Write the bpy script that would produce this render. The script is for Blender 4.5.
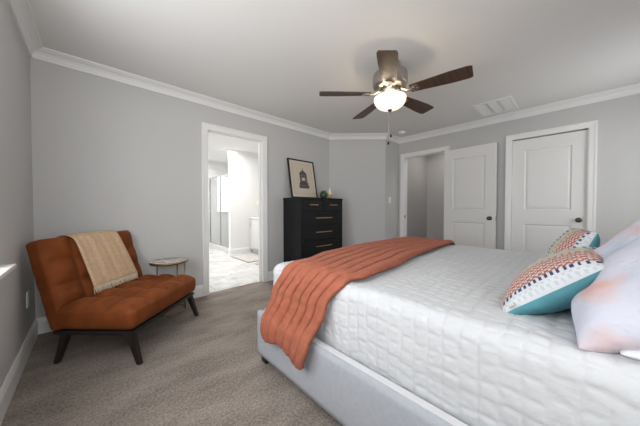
import bpy, bmesh, math, random
import numpy as np
from mathutils import Vector, Matrix, noise
from math import sin, cos, pi, radians, sqrt, atan2, hypot

for o in list(bpy.data.objects):
    bpy.data.objects.remove(o)
random.seed(4)
SC = bpy.context.scene
COL = SC.collection

# ------------------------------------------------------------------ camera
F, PHI, SY, PT, HC = 244.84, .8179, .29, .0192, 1.08
cam = bpy.data.cameras.new('camera')
cam.sensor_fit = 'HORIZONTAL'
cam.sensor_width = 36.0
cam.lens = F / 640 * 36
cam.shift_y = SY / 640
cam.clip_start = .02
co = bpy.data.objects.new('camera', cam)
COL.objects.link(co)
co.location = (0, 0, HC)
co.rotation_euler = (pi/2 - PT, 0, PHI - pi/2)
SC.camera = co

# ------------------------------------------------------------------ world, light, exposure
SC.view_settings.view_transform = 'Standard'
SC.view_settings.look = 'None'
SC.view_settings.gamma = 1
SC.view_settings.use_curve_mapping = False
SC.view_settings.exposure = 0.19
w = bpy.data.worlds.new('sky')
SC.world = w
w.use_nodes = True
bg = w.node_tree.nodes['Background']
bg.inputs['Color'].default_value = (.92, .96, 1.0, 1)
bg.inputs['Strength'].default_value = 1.6

def area(name, loc, rot, sx, sy, power, color=(1, 1, 1), spread=180):
    l = bpy.data.lights.new(name, 'AREA')
    l.shape = 'RECTANGLE'; l.size = sx; l.size_y = sy
    l.energy = power; l.color = color; l.spread = radians(spread)
    o = bpy.data.objects.new(name, l)
    COL.objects.link(o)
    o.location = loc; o.rotation_euler = rot
    return o
# daylight just outside the left window and two added back windows (rectangles face into the room)
area('daylight_left_window', (-.62, 1.2, 1.45), (0, -pi/2, 0), 1.4, 1.8, 44, (1, 1, 1))
area('unseen_back_window_fill', (3.65, -1.02, 1.45), (pi/2, 0, 0), 1.0, 1.4, 11, (1, .98, .95))  # added light for an unseen window, set by the lighting match
area('unseen_corner_window_fill', (.22, -1.02, 1.45), (pi/2, 0, 0), .8, 1.4, 30, (1, .985, .96))  # added light behind the camera, its window also unseen
area('bathroom_fill', (1.9, 4.9, 2.40), (0, 0, 0), 1.2, 1.8, 46, (1, .99, .97))  # added fill under the ceiling to brighten the bathroom, no real skylight
area('shower_fill', (1.75, 6.45, 2.40), (0, 0, 0), .7, .7, 20, (1, .99, .97))  # added fill to lift the dark wall behind the shower glass
area('closet_fill', (4.95, 1.7, 2.40), (0, 0, 0), .4, .4, 5, (1, .95, .9))  # added fill to brighten the closet walls, no fixture there

XL, XB, YA, YB, H, DL, XD = -.356, 4.427, 3.185, -.75, 2.436, .724, 3.222
YC = YA - DL
XC = XD + DL

# ------------------------------------------------------------------ materials
def mat(name, color, rough=.6, metal=0, bump=None, var=None, sheen=0, coat=0, spec=None, emit=None):
    m = bpy.data.materials.new(name)
    m.use_nodes = True
    nt = m.node_tree
    b = nt.nodes['Principled BSDF']
    b.inputs['Base Color'].default_value = (*color, 1)
    b.inputs['Roughness'].default_value = rough
    b.inputs['Metallic'].default_value = metal
    if spec is not None: b.inputs['Specular IOR Level'].default_value = spec
    if sheen:
        b.inputs['Sheen Weight'].default_value = sheen
        b.inputs['Sheen Roughness'].default_value = .4
        b.inputs['Sheen Tint'].default_value = (*[min(1, c*1.6+.15) for c in color], 1)
    if coat: b.inputs['Coat Weight'].default_value = coat
    if emit:
        b.inputs['Emission Color'].default_value = (*emit[0], 1)
        b.inputs['Emission Strength'].default_value = emit[1]
    tc = nt.nodes.new('ShaderNodeTexCoord')
    if var:
        scale, amt = var[0], var[1]
        n = nt.nodes.new('ShaderNodeTexNoise')
        n.inputs['Scale'].default_value = scale
        n.inputs['Detail'].default_value = 5
        mp = nt.nodes.new('ShaderNodeMapping')
        if len(var) > 2: mp.inputs['Scale'].default_value = var[2]
        nt.links.new(tc.outputs['Object'], mp.inputs['Vector'])
        nt.links.new(mp.outputs['Vector'], n.inputs['Vector'])
        r = nt.nodes.new('ShaderNodeValToRGB')
        r.color_ramp.elements[0].position = .32
        r.color_ramp.elements[1].position = .68
        r.color_ramp.elements[0].color = (*[c*(1-amt) for c in color], 1)
        r.color_ramp.elements[1].color = (*[min(1, c*(1+amt)) for c in color], 1)
        nt.links.new(n.outputs['Fac'], r.inputs['Fac'])
        nt.links.new(r.outputs['Color'], b.inputs['Base Color'])
    if bump:
        n2 = nt.nodes.new('ShaderNodeTexNoise')
        n2.inputs['Scale'].default_value = bump[0]
        n2.inputs['Detail'].default_value = 4
        nt.links.new(tc.outputs['Object'], n2.inputs['Vector'])
        bp = nt.nodes.new('ShaderNodeBump')
        bp.inputs['Strength'].default_value = bump[1]
        bp.inputs['Distance'].default_value = bump[2] if len(bump) > 2 else .005
        nt.links.new(n2.outputs['Fac'], bp.inputs['Height'])
        nt.links.new(bp.outputs['Normal'], b.inputs['Normal'])
    return m

def attr_mat(name, rough=.85, bump=None, sheen=0):
    m = mat(name, (.8, .8, .8), rough, bump=bump, sheen=sheen)
    nt = m.node_tree
    a = nt.nodes.new('ShaderNodeVertexColor'); a.layer_name = 'pattern'
    nt.links.new(a.outputs['Color'], nt.nodes['Principled BSDF'].inputs['Base Color'])
    return m

M = {}
M['wall'] = mat('wall_paint', (.54, .54, .535), .75, bump=(220, .08, .002))
M['ceiling'] = mat('ceiling_paint', (.76, .755, .745), .85, bump=(160, .15, .003))
M['trim'] = mat('trim_paint', (.80, .80, .795), .38)
M['door'] = mat('door_paint', (.76, .76, .75), .42)
M['bath_wall'] = mat('bathroom_paint', (.78, .775, .765), .7)
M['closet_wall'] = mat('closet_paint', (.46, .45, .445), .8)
M['plastic'] = mat('white_plastic', (.84, .84, .83), .35)
M['velvet'] = mat('rust_velvet', (.18, .046, .009), .7, var=(6, .25), bump=(60, .25, .004), sheen=.18, spec=.2)
M['espresso'] = mat('espresso_wood', (.012, .008, .007), .42, var=(6, .3, (1, 1, 8)))
M['knit'] = mat('cream_knit', (.62, .43, .27), .95, bump=(420, .8, .004), var=(60, .12), sheen=.2)
M['black_wood'] = mat('black_wood', (.010, .011, .013), .5, spec=.25, var=(5, .3, (1, 1, 10)))
M['copper'] = mat('copper_bar', (.72, .42, .22), .32, 1)
M['brass'] = mat('antique_brass', (.36, .23, .10), .4, 1)
M['gold'] = mat('gold_metal', (.70, .50, .22), .3, 1)
M['nickel'] = mat('brushed_nickel', (.45, .41, .37), .36, 1)
M['bronze'] = mat('dark_bronze', (.10, .085, .07), .35, 1)
M['walnut'] = mat('walnut_blade', (.072, .039, .025), .42, var=(7, .45, (.6, 9, 1)))
M['black_knob'] = mat('black_bead', (.012, .01, .01), .4)
M['marble'] = mat('marble', (.58, .55, .53), .2, var=(14, .65, (1, 2.5, 1)))
M['linen'] = mat('pale_blue_grey_linen', (.39, .41, .45), .9, bump=(500, .5, .003), var=(40, .05), sheen=.1)
M['lit_strip'] = mat('lit_rail_top', (.62, .62, .64), .9)  # paler than the linen: light on the rail top put into colour
M['quilt'] = mat('white_quilt', (.57, .585, .605), .9, bump=(120, .35, .003), sheen=.1)
M['sheet'] = mat('white_cotton', (.72, .73, .74), .9, bump=(60, .2, .004))
M['throw'] = mat('terracotta_cotton', (.345, .105, .058), .92, bump=(150, .6, .005), var=(25, .12), sheen=.2)
M['teal'] = mat('teal_cotton', (.085, .28, .33), .85, bump=(40, .35, .006), var=(12, .12))
M['mattress'] = mat('mattress_ticking', (.7, .7, .7), .9)
M['ivory'] = mat('ivory_tag', (.75, .74, .70), .8)
M['pattern'] = attr_mat('woven_pattern', .95, bump=(320, .7, .004))
M['art'] = attr_mat('printed_paper', .6)
M['black_frame'] = mat('black_frame', (.012, .012, .012), .35)
M['green_glaze'] = mat('dark_green_glaze', (.02, .07, .045), .2, var=(30, .5))
M['leaf'] = mat('succulent_leaf', (.10, .17, .07), .6)
M['wax'] = mat('ivory_wax', (.72, .70, .60), .5)
M['rug'] = mat('grey_bath_rug', (.52, .50, .47), .95, bump=(200, .8, .006), var=(30, .2))
M['rug_edge'] = mat('grey_rug_edge', (.25, .24, .23), .95)
M['vanity'] = mat('white_vanity', (.70, .70, .69), .4)
M['flower'] = mat('pale_yellow_petals', (.78, .74, .50), .7)
M['glaze_white'] = mat('white_glaze', (.75, .74, .72), .2)
M['chrome'] = mat('chrome', (.55, .55, .56), .2, 1)
M['towel'] = mat('grey_towel', (.35, .35, .35), .95)
M['bowl'] = mat('frosted_glass_bowl', (.9, .86, .78), .4, emit=((1.0, .84, .62), 1.0))
M['dark_gap'] = mat('shadowed_slat', (.05, .05, .05), .9)
M['outside_white'] = mat('vinyl_window', (.75, .75, .75), .4)

def glass_mat(name, tint=(1, 1, 1), glossy=.08, rough=.02):
    m = bpy.data.materials.new(name); m.use_nodes = True
    nt = m.node_tree; nt.nodes.clear()
    out = nt.nodes.new('ShaderNodeOutputMaterial')
    t = nt.nodes.new('ShaderNodeBsdfTransparent'); t.inputs['Color'].default_value = (*tint, 1)
    g = nt.nodes.new('ShaderNodeBsdfGlossy'); g.inputs['Roughness'].default_value = rough
    mx = nt.nodes.new('ShaderNodeMixShader'); mx.inputs['Fac'].default_value = glossy
    nt.links.new(t.outputs[0], mx.inputs[1]); nt.links.new(g.outputs[0], mx.inputs[2])
    nt.links.new(mx.outputs[0], out.inputs['Surface'])
    return m
M['glass'] = glass_mat('window_glass')
M['shower_glass'] = glass_mat('shower_glass', (.96, .97, .97), .06)

def carpet():
    m = mat('taupe_carpet', (.215, .185, .155), 1.0, spec=.1)
    nt = m.node_tree; b = nt.nodes['Principled BSDF']
    tc = nt.nodes['Texture Coordinate']
    def nz(scale, detail, rough=.5, sc=(1, 1, 1), rot=0):
        mp = nt.nodes.new('ShaderNodeMapping'); mp.inputs['Scale'].default_value = sc
        mp.inputs['Rotation'].default_value = (0, 0, rot)
        n = nt.nodes.new('ShaderNodeTexNoise'); n.inputs['Scale'].default_value = scale
        n.inputs['Detail'].default_value = detail; n.inputs['Roughness'].default_value = rough
        nt.links.new(tc.outputs['Object'], mp.inputs['Vector']); nt.links.new(mp.outputs['Vector'], n.inputs['Vector'])
        return n
    a = nz(75, 4, .8); c = nz(2.2, 3, .6, (1, 2.6, 1), .7)
    mul = nt.nodes.new('ShaderNodeMath'); mul.operation = 'MULTIPLY_ADD'
    mul.inputs[1].default_value = .28; nt.links.new(c.outputs['Fac'], mul.inputs[0])
    sc_ = nt.nodes.new('ShaderNodeMath'); sc_.operation = 'MULTIPLY'; sc_.inputs[1].default_value = .62
    nt.links.new(a.outputs['Fac'], sc_.inputs[0]); nt.links.new(sc_.outputs[0], mul.inputs[2])
    r = nt.nodes.new('ShaderNodeValToRGB')
    r.color_ramp.elements[0].position = .34; r.color_ramp.elements[0].color = (.155, .130, .111, 1)
    r.color_ramp.elements[1].position = .57; r.color_ramp.elements[1].color = (.43, .375, .33, 1)
    nt.links.new(mul.outputs[0], r.inputs['Fac']); nt.links.new(r.outputs['Color'], b.inputs['Base Color'])
    bp = nt.nodes.new('ShaderNodeBump'); bp.inputs['Strength'].default_value = .7; bp.inputs['Distance'].default_value = .012
    nt.links.new(a.outputs['Fac'], bp.inputs['Height']); nt.links.new(bp.outputs['Normal'], b.inputs['Normal'])
    return m
M['carpet'] = carpet()

def tile():
    m = mat('white_marble_tile', (.8, .8, .8), .25)
    nt = m.node_tree; b = nt.nodes['Principled BSDF']; tc = nt.nodes['Texture Coordinate']
    br = nt.nodes.new('ShaderNodeTexBrick')
    br.inputs['Scale'].default_value = 1.0
    br.inputs['Brick Width'].default_value = .6; br.inputs['Row Height'].default_value = .3
    br.inputs['Mortar Size'].default_value = .004
    br.inputs['Color1'].default_value = (.72, .71, .69, 1); br.inputs['Color2'].default_value = (.64, .63, .61, 1)
    br.inputs['Mortar'].default_value = (.42, .41, .40, 1)
    nt.links.new(tc.outputs['Object'], br.inputs['Vector'])
    n = nt.nodes.new('ShaderNodeTexNoise'); n.inputs['Scale'].default_value = 3.5; n.inputs['Detail'].default_value = 6
    n.inputs['Distortion'].default_value = 1.2
    nt.links.new(tc.outputs['Object'], n.inputs['Vector'])
    r = nt.nodes.new('ShaderNodeValToRGB')
    r.color_ramp.elements[0].position = .4; r.color_ramp.elements[0].color = (.78, .78, .78, 1)
    r.color_ramp.elements[1].position = .55; r.color_ramp.elements[1].color = (1, 1, 1, 1)
    nt.links.new(n.outputs['Fac'], r.inputs['Fac'])
    mx = nt.nodes.new('ShaderNodeMixRGB'); mx.blend_type = 'MULTIPLY'; mx.inputs['Fac'].default_value = .8
    nt.links.new(br.outputs['Color'], mx.inputs['Color1']); nt.links.new(r.outputs['Color'], mx.inputs['Color2'])
    nt.links.new(mx.outputs['Color'], b.inputs['Base Color'])
    return m
M['tile'] = tile()

def watercolor():
    m = mat('pastel_watercolour_cotton', (.7, .7, .7), .9, bump=(9, .7, .03))
    nt = m.node_tree; b = nt.nodes['Principled BSDF']; tc = nt.nodes['Texture Coordinate']
    def layer(prev, scale, off, lo, hi, col):
        mp = nt.nodes.new('ShaderNodeMapping'); mp.inputs['Location'].default_value = off
        n = nt.nodes.new('ShaderNodeTexNoise'); n.inputs['Scale'].default_value = scale; n.inputs['Detail'].default_value = 3
        n.inputs['Distortion'].default_value = .6
        nt.links.new(tc.outputs['Object'], mp.inputs['Vector']); nt.links.new(mp.outputs['Vector'], n.inputs['Vector'])
        r = nt.nodes.new('ShaderNodeValToRGB')
        r.color_ramp.elements[0].position = lo; r.color_ramp.elements[0].color = (0, 0, 0, 1)
        r.color_ramp.elements[1].position = hi; r.color_ramp.elements[1].color = (1, 1, 1, 1)
        nt.links.new(n.outputs['Fac'], r.inputs['Fac'])
        mx = nt.nodes.new('ShaderNodeMixRGB'); mx.inputs['Color2'].default_value = (*col, 1)
        nt.links.new(r.outputs['Color'], mx.inputs['Fac'])
        if prev is None: mx.inputs['Color1'].default_value = (.56, .57, .66, 1)
        else: nt.links.new(prev.outputs['Color'], mx.inputs['Color1'])
        return mx
    a = layer(None, 3.0, (3, 1, 0), .45, .68, (.54, .48, .62))
    a = layer(a, 3.6, (7, 4, 2), .48, .70, (.40, .54, .66))
    a = layer(a, 3.2, (11.3, 9, 5), .53, .66, (.70, .33, .23))
    a = layer(a, 4.5, (1.2, 6, 8), .58, .70, (.62, .42, .24))
    nt.links.new(a.outputs['Color'], b.inputs['Base Color'])
    return m
M['watercolor'] = watercolor()

# ------------------------------------------------------------------ object helpers
def link(name, me, m=None, parent=None, kind=None, label=None, cat=None, group=None):
    o = bpy.data.objects.new(name, me); COL.objects.link(o)
    if m is not None:
        me.materials.clear(); me.materials.append(m)
    if parent is not None: o.parent = parent
    if kind: o['kind'] = kind
    if label: o['label'] = label
    if cat: o['category'] = cat
    if group: o['group'] = group
    return o

def thing(name, label, cat, loc=(0, 0, 0), rz=0, group=None, kind=None, matrix=None):
    o = bpy.data.objects.new(name, None); COL.objects.link(o)
    o.empty_display_size = .1
    if matrix is not None: o.matrix_world = matrix
    else:
        o.location = loc; o.rotation_euler = (0, 0, rz)
    if label: o['label'] = label
    if cat: o['category'] = cat
    if group: o['group'] = group
    if kind: o['kind'] = kind
    return o

class MB:
    """collects geometry into one mesh"""
    def __init__(s): s.v = []; s.f = []; s.sm = []; s.col = []
    def add(s, v, f, smooth=False, mx=None, col=None):
        b = len(s.v)
        if mx is not None: v = [tuple(mx @ Vector(p)) for p in v]
        s.v += [tuple(p) for p in v]
        s.f += [tuple(i+b for i in q) for q in f]
        s.sm += [smooth]*len(f)
        s.col += [col]*len(f) if not isinstance(col, list) else col
        return s
    def box(s, x0, x1, y0, y1, z0, z1, bev=0, mx=None, seg=2, col=None):
        bm = bmesh.new()
        bmesh.ops.create_cube(bm, size=1)
        for v in bm.verts:
            v.co = Vector(((x0+x1)/2+v.co.x*(x1-x0), (y0+y1)/2+v.co.y*(y1-y0), (z0+z1)/2+v.co.z*(z1-z0)))
        if bev > 0:
            bmesh.ops.bevel(bm, geom=bm.edges[:], offset=bev, segments=seg, profile=.5, affect='EDGES')
        v = [tuple(q.co) for q in bm.verts]; f = [tuple(q.index for q in fc.verts) for fc in bm.faces]
        bm.verts.index_update()
        f = [tuple(q.index for q in fc.verts) for fc in bm.faces]
        bm.free()
        return s.add(v, f, False, mx, col)
    def lathe(s, prof, n=32, mx=None, smooth=True, col=None):
        v = []; f = []
        for r, z in prof:
            for k in range(n):
                a = 2*pi*k/n; v.append((r*cos(a), r*sin(a), z))
        for i in range(len(prof)-1):
            for k in range(n):
                k2 = (k+1) % n
                f.append((i*n+k, i*n+k2, (i+1)*n+k2, (i+1)*n+k))
        if prof[0][0] > 1e-5: f.append(tuple(range(n))[::-1])
        if prof[-1][0] > 1e-5: f.append(tuple((len(prof)-1)*n+k for k in range(n)))
        return s.add(v, f, smooth, mx, col)
    def tube(s, pts, r, n=10, smooth=True, close=False, mx=None):
        pts = [Vector(p) for p in pts]; N = len(pts)
        rr = r if isinstance(r, (list, tuple)) else [r]*N
        v = []; f = []; up = Vector((0, 0, 1))
        prev = None
        for i, p in enumerate(pts):
            if close: t = pts[(i+1) % N]-pts[i-1]
            else: t = pts[min(i+1, N-1)]-pts[max(i-1, 0)]
            t.normalize()
            if prev is None:
                a = t.cross(up)
                if a.length < .05: a = t.cross(Vector((1, 0, 0)))
                a.normalize()
            else:
                a = prev - t*prev.dot(t); a.normalize()
            prev = a; b = t.cross(a)
            for k in range(n):
                th = 2*pi*k/n
                v.append(tuple(p+a*cos(th)*rr[i]+b*sin(th)*rr[i]))
        for i in range(N if close else N-1):
            j = (i+1) % N
            for k in range(n):
                k2 = (k+1) % n
                f.append((i*n+k, i*n+k2, j*n+k2, j*n+k))
        if not close:
            f.append(tuple(range(n))[::-1]); f.append(tuple((N-1)*n+k for k in range(n)))
        return s.add(v, f, smooth, mx)
    def ball(s, c, r, n=12, sc=(1, 1, 1)):
        prof = [(max(1e-6, sin(pi*i/n))*1, -cos(pi*i/n)) for i in range(n+1)]
        mx = Matrix.Translation(c) @ Matrix.Diagonal((r*sc[0], r*sc[1], r*sc[2], 1))
        return s.lathe([(p[0], p[1]) for p in prof], n+4, mx)
    def loft(s, loops, cap=True, closed_path=False, smooth=False, mx=None):
        n = len(loops[0]); v = [p for l in loops for p in l]; f = []
        for i in range(len(loops) if closed_path else len(loops)-1):
            j = (i+1) % len(loops)
            for k in range(n):
                k2 = (k+1) % n
                f.append((i*n+k, i*n+k2, j*n+k2, j*n+k))
        if cap and not closed_path:
            f.append(tuple(range(n))[::-1]); f.append(tuple((len(loops)-1)*n+k for k in range(n)))
        return s.add(v, f, smooth, mx)
    def mesh(s, name, fix=True):
        me = bpy.data.meshes.new(name)
        me.from_pydata(s.v, [], s.f)
        me.polygons.foreach_set('use_smooth', s.sm)
        if any(c is not None for c in s.col):
            a = me.color_attributes.new('pattern', 'FLOAT_COLOR', 'CORNER')
            dat = np.ones((len(me.loops), 4), dtype=np.float32)
            for p, c in zip(me.polygons, s.col):
                if c is None: continue
                dat[p.loop_start:p.loop_start+p.loop_total, :3] = c
            a.data.foreach_set('color', dat.ravel())
        if fix:
            bm = bmesh.new(); bm.from_mesh(me)
            bmesh.ops.recalc_face_normals(bm, faces=bm.faces[:])
            bm.to_mesh(me); bm.free()
        me.update()
        return me
    def build(s, name, m, parent=None, fix=True, **k):
        return link(name, s.mesh(name, fix), m, parent, **k)

def copy_tree(o, parent=None):
    c = o.copy(); COL.objects.link(c)
    if parent: c.parent = parent
    for ch in o.children: copy_tree(ch, c)
    return c

def dir_matrix(p0, ax, ay, az):
    """local x along ax etc."""
    m = Matrix.Identity(4)
    for i, a in enumerate((ax, ay, az)):
        for k in range(3): m[k][i] = a[k]
    for k in range(3): m[k][3] = p0[k]
    return m

def rbox(hx, hy, hz, r, step, disp=None, skip=(), zf=None):
    """rounded box centred on origin; disp(p, n, c) returns a new point"""
    nx, ny, nz = [max(2, int(round(2*h/step))) for h in (hx, hy, hz)]
    key = {}; V = []; Fc = []
    def vid(p):
        k = tuple(round(c*1e5) for c in p)
        if k in key: return key[k]
        inner = Vector([max(-(h-r), min(h-r, c)) for c, h in zip(p, (hx, hy, hz))])
        d = Vector(p)-inner
        n = d.normalized() if d.length > 1e-9 else Vector((0, 0, 1))
        q = inner + n*r
        if disp: q = disp(q, n, p)
        key[k] = len(V); V.append(tuple(q)); return key[k]
    def lin(h, n): return [-h+2*h*i/n for i in range(n+1)]
    X, Y, Z = lin(hx, nx), lin(hy, ny), lin(hz, nz)
    def patch(A, B, fn, name, flip):
        if name in skip: return
        for i in range(len(A)-1):
            for j in range(len(B)-1):
                q = (vid(fn(A[i], B[j])), vid(fn(A[i+1], B[j])), vid(fn(A[i+1], B[j+1])), vid(fn(A[i], B[j+1])))
                Fc.append(q[::-1] if flip else q)
    patch(X, Y, lambda a, b: (a, b, hz), '+z', False)
    patch(X, Y, lambda a, b: (a, b, -hz), '-z', True)
    patch(X, Z, lambda a, b: (a, -hy, b), '-y', False)
    patch(X, Z, lambda a, b: (a, hy, b), '+y', True)
    patch(Y, Z, lambda a, b: (hx, a, b), '+x', False)
    patch(Y, Z, lambda a, b: (-hx, a, b), '-x', True)
    return V, Fc

# ------------------------------------------------------------------ room shell
def slab_wall(name, axis, c0, c1, a0, a1, z0, z1, holes, m):
    """wall spanning a0..a1 along the other axis, thickness c0..c1 on `axis`; holes=(a0,a1,z0,z1)"""
    b = MB()
    def put(p, q, r, t):
        if q-p < 1e-4 or t-r < 1e-4: return
        if axis == 'x': b.box(c0, c1, p, q, r, t)
        else: b.box(p, q, c0, c1, r, t)
    cur = a0
    for h in sorted(holes):
        put(cur, h[0], z0, z1)
        put(h[0], h[1], z0, h[2]); put(h[0], h[1], h[3], z1)
        cur = h[1]
    put(cur, a1, z0, z1)
    return b.build(name, m, kind='structure')

WT = .12
W1 = (.35, 2.06, .77, 2.12)
W2 = (3.15, 4.15, .77, 2.12)
W3 = (-.18, .62, .77, 2.12)
DA = (1.067, 1.838, 0, 2.065)
D1 = (1.595, 2.348, 0, 2.065)
D2 = (-.052, .695, 0, 2.065)
slab_wall('wall_left', 'x', XL-WT, XL, YB-WT, YA+WT, 0, H, [W1], M['wall'])
slab_wall('wall_back', 'y', YB-WT, YB, XL, XB, 0, H, [W2, W3], M['wall'])
slab_wall('wall_front', 'y', YA, YA+WT, XL, XD, 0, H, [DA], M['wall'])
slab_wall('wall_right', 'x', XB, XB+WT, YB-WT, YC+WT, 0, H, [D1, D2], M['wall'])
b = MB()   # angled wall and the short return beside the doorway
pl = [(XD, YA), (XC, YC), (XB, YC), (XB, YC+WT), (XC+.05, YC+WT), (XD+.05, YA+WT), (XD, YA+WT)]
b.loft([[(x, y, 0) for x, y in pl], [(x, y, H) for x, y in pl]])
b.build('wall_angled', M['wall'], kind='structure')
b = MB(); b.box(XL-WT, 5.7, YB-WT, YA+.06, -.08, 0)
b.build('floor', M['carpet'], kind='structure')
b = MB(); b.box(XL-WT, 5.7, YB-WT, YA+WT, H, H+.08)
b.build('ceiling', M['ceiling'], kind='structure')

def sweep(points, closed, prof):
    P = [Vector(p) for p in points]; N = len(P); loops = []
    for i in range(N):
        if closed or 0 < i < N-1:
            d0 = (P[i]-P[i-1]).normalized(); d1 = (P[(i+1) % N]-P[i]).normalized()
            n0 = Vector((-d0.y, d0.x)); n1 = Vector((-d1.y, d1.x))
            n = (n0+n1).normalized(); n = n/n.dot(n0)
        else:
            d = (P[1]-P[0]) if i == 0 else (P[-1]-P[-2]); d.normalize(); n = Vector((-d.y, d.x))
        loops.append([(P[i].x+n.x*o, P[i].y+n.y*o, z) for o, z in prof])
    return MB().loft(loops, cap=True, closed_path=closed)

crown = [(0, H-.088), (.013, H-.088), (.015, H-.076), (.008, H-.072), (.012, H-.066), (.020, H-.048), (.034, H-.032), (.052, H-.022), (.060, H-.020), (.060, H-.014), (.078, H-.013), (.082, H-.004), (.082, H), (0, H)]
ROOM = [(XL, YB), (XB, YB), (XB, YC), (XC, YC), (XD, YA), (XL, YA)]
sweep(ROOM, True, crown).build('trim_1', M['trim'], kind='structure')
base = [(0, 0), (.015, 0), (.015, .105), (.011, .118), (.009, .128), (.003, .14), (0, .14)]
sweep([(DA[0]-.068, YA), (XL, YA), (XL, YB), (XB, YB), (XB, D2[0]-.068)], False, base).build('baseboard_left', M['trim'], kind='structure')
sweep([(XB, D2[1]+.068), (XB, D1[0]-.069)], False, base).build('baseboard_right', M['trim'], kind='structure')
sweep([(XB, D1[1]+.069), (XB, YC), (XC, YC), (XD, YA), (DA[1]+.068, YA)], False, base).build('baseboard_front', M['trim'], kind='structure')

def casing(o, ax, out, a0, a1, z1, z0=0, closed=False):
    """door casing on a wall; ax = unit vector along the wall, out = into the room"""
    prof = [(-.006, 0), (-.006, .011), (.006, .015), (.040, .017), (.050, .021), (.066, .021), (.069, .018), (.069, 0)]
    loops = []
    path = [((a0, -1), (z0, 0)), ((a0, -1), (z1, 1)), ((a1, 1), (z1, 1)), ((a1, 1), (z0, 0))]
    o = Vector(o); ax = Vector(ax); out = Vector(out)
    for (a, sa), (z, sz) in path:
        loops.append([tuple(o+ax*(a+sa*p)+out*t+Vector((0, 0, z+sz*p))) for p, t in prof])
    return MB().loft(loops)

def jamb(axis, c0, c1, a0, a1, z1, stop=None):
    b = MB(); t = .006
    def put(p, q, r, s, d0=c0, d1=c1):
        if axis == 'x': b.box(d0, d1, p, q, r, s)
        else: b.box(p, q, d0, d1, r, s)
    put(a0, a0+t, 0, z1); put(a1-t, a1, 0, z1); put(a0+t, a1-t, z1-t, z1)
    if stop:
        s0, s1 = stop
        put(a0+t, a0+t+.011, 0, z1-t, s0, s1); put(a1-t-.011, a1-t, 0, z1-t, s0, s1); put(a0+t+.011, a1-t-.011, z1-t-.011, z1-t, s0, s1)
    return b
# bathroom doorway
c = casing((0, YA, 0), (1, 0, 0), (0, -1, 0), DA[0], DA[1], DA[3]); c.build('trim_2', M['trim'], kind='structure')
jamb('y', YA, YA+WT, DA[0], DA[1], DA[3], (YA+.05, YA+.085)).build('trim_3', M['trim'], kind='structure')
c = casing((XB, 0, 0), (0, 1, 0), (-1, 0, 0), D1[0], D1[1], D1[3]); c.build('trim_4', M['trim'], kind='structure')
tj = jamb('x', XB, XB+WT, D1[0], D1[1], D1[3], (XB+.045, XB+.08)).build('trim_5', M['trim'], kind='structure')
MB().box(XB+.012, XB+.040, D1[1]-.0085, D1[1]-.006, .895, .955).build('strike_plate', M['bronze'], tj)
c = casing((XB, 0, 0), (0, 1, 0), (-1, 0, 0), D2[0], D2[1], D2[3]); c.build('trim_6', M['trim'], kind='structure')
jamb('x', XB, XB+WT, D2[0], D2[1], D2[3], (XB+.088, XB+.11)).build('trim_7', M['trim'], kind='structure')

def door(name, w, loc, rz, knob_x, sides=(1,)):
    """slab in local x 0..w, thickness local y 0..-.035 (face at y=0 side +y), z from .012"""
    t = thing(name, None, None, loc, rz, kind='structure')
    z0, z1, th, st = .012, 2.045, .035, .135
    b = MB()
    b.box(0, st, -th, 0, z0, z1); b.box(w-st, w, -th, 0, z0, z1)
    for a, c_ in ((z0, .20), (.865, 1.06), (1.89, z1)): b.box(st, w-st, -th, 0, a, c_)
    def panel(a, c_, s):
        # bevelled moulding ring going in, flat field raised a little
        y0 = 0 if s > 0 else -th
        L = []
        for ins, dep in ((0, 0), (.010, .008), (.020, .009), (.028, .005), (.050, .003)):
            yy = y0 - s*dep
            L.append([(st+ins, yy, a+ins), (w-st-ins, yy, a+ins), (w-st-ins, yy, c_-ins), (st+ins, yy, c_-ins)])
        b.loft(L, cap=False)
        b.add(L[-1], [(0, 1, 2, 3)])
    for a, c_ in ((.20, .865), (1.06, 1.89)):
        for s in (1, -1): panel(a, c_, s)
    b.build('door_slab', M['door'], t)
    for s in (1, -1):
        k = MB(); y0 = 0 if s > 0 else -th
        mx = Matrix.Translation((knob_x, y0, .937)) @ Matrix.Rotation(-s*pi/2, 4, 'X')
        k.lathe([(.001, 0), (.030, 0), (.031, .004), (.026, .007), (.012, .010), (.0105, .026), (.018, .030), (.0265, .038), (.0285, .047), (.025, .056), (.015, .061), (.001, .062)], 24, mx)
        k.build('door_knob', M['bronze'], t)
    return t
# open door folded back on the right wall: hinge at y=D1[0], slab towards -y
dt = door('door_1', .735, (XB-.030, D1[0]-.008, 0), radians(-90-4.0), .665)
# its room face must look to -x : local +y -> world (+x) after -90deg ; panels are on both faces
lt = MB(); lt.box(.7345, .7362, -.028, -.006, .90, .96); lt.build('latch_plate', M['bronze'], dt)
for hz in (.2, 1.05, 1.85):
    hb = MB(); hb.lathe([(.001, 0), (.006, 0), (.006, .09), (.001, .09)], 10, Matrix.Translation((-.006, .004, hz-.045)))
    hb.build('hinge', M['bronze'], dt)
door('door_2', .733, (XB+.050, D2[1]-.008, 0), radians(-90), .665)

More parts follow.
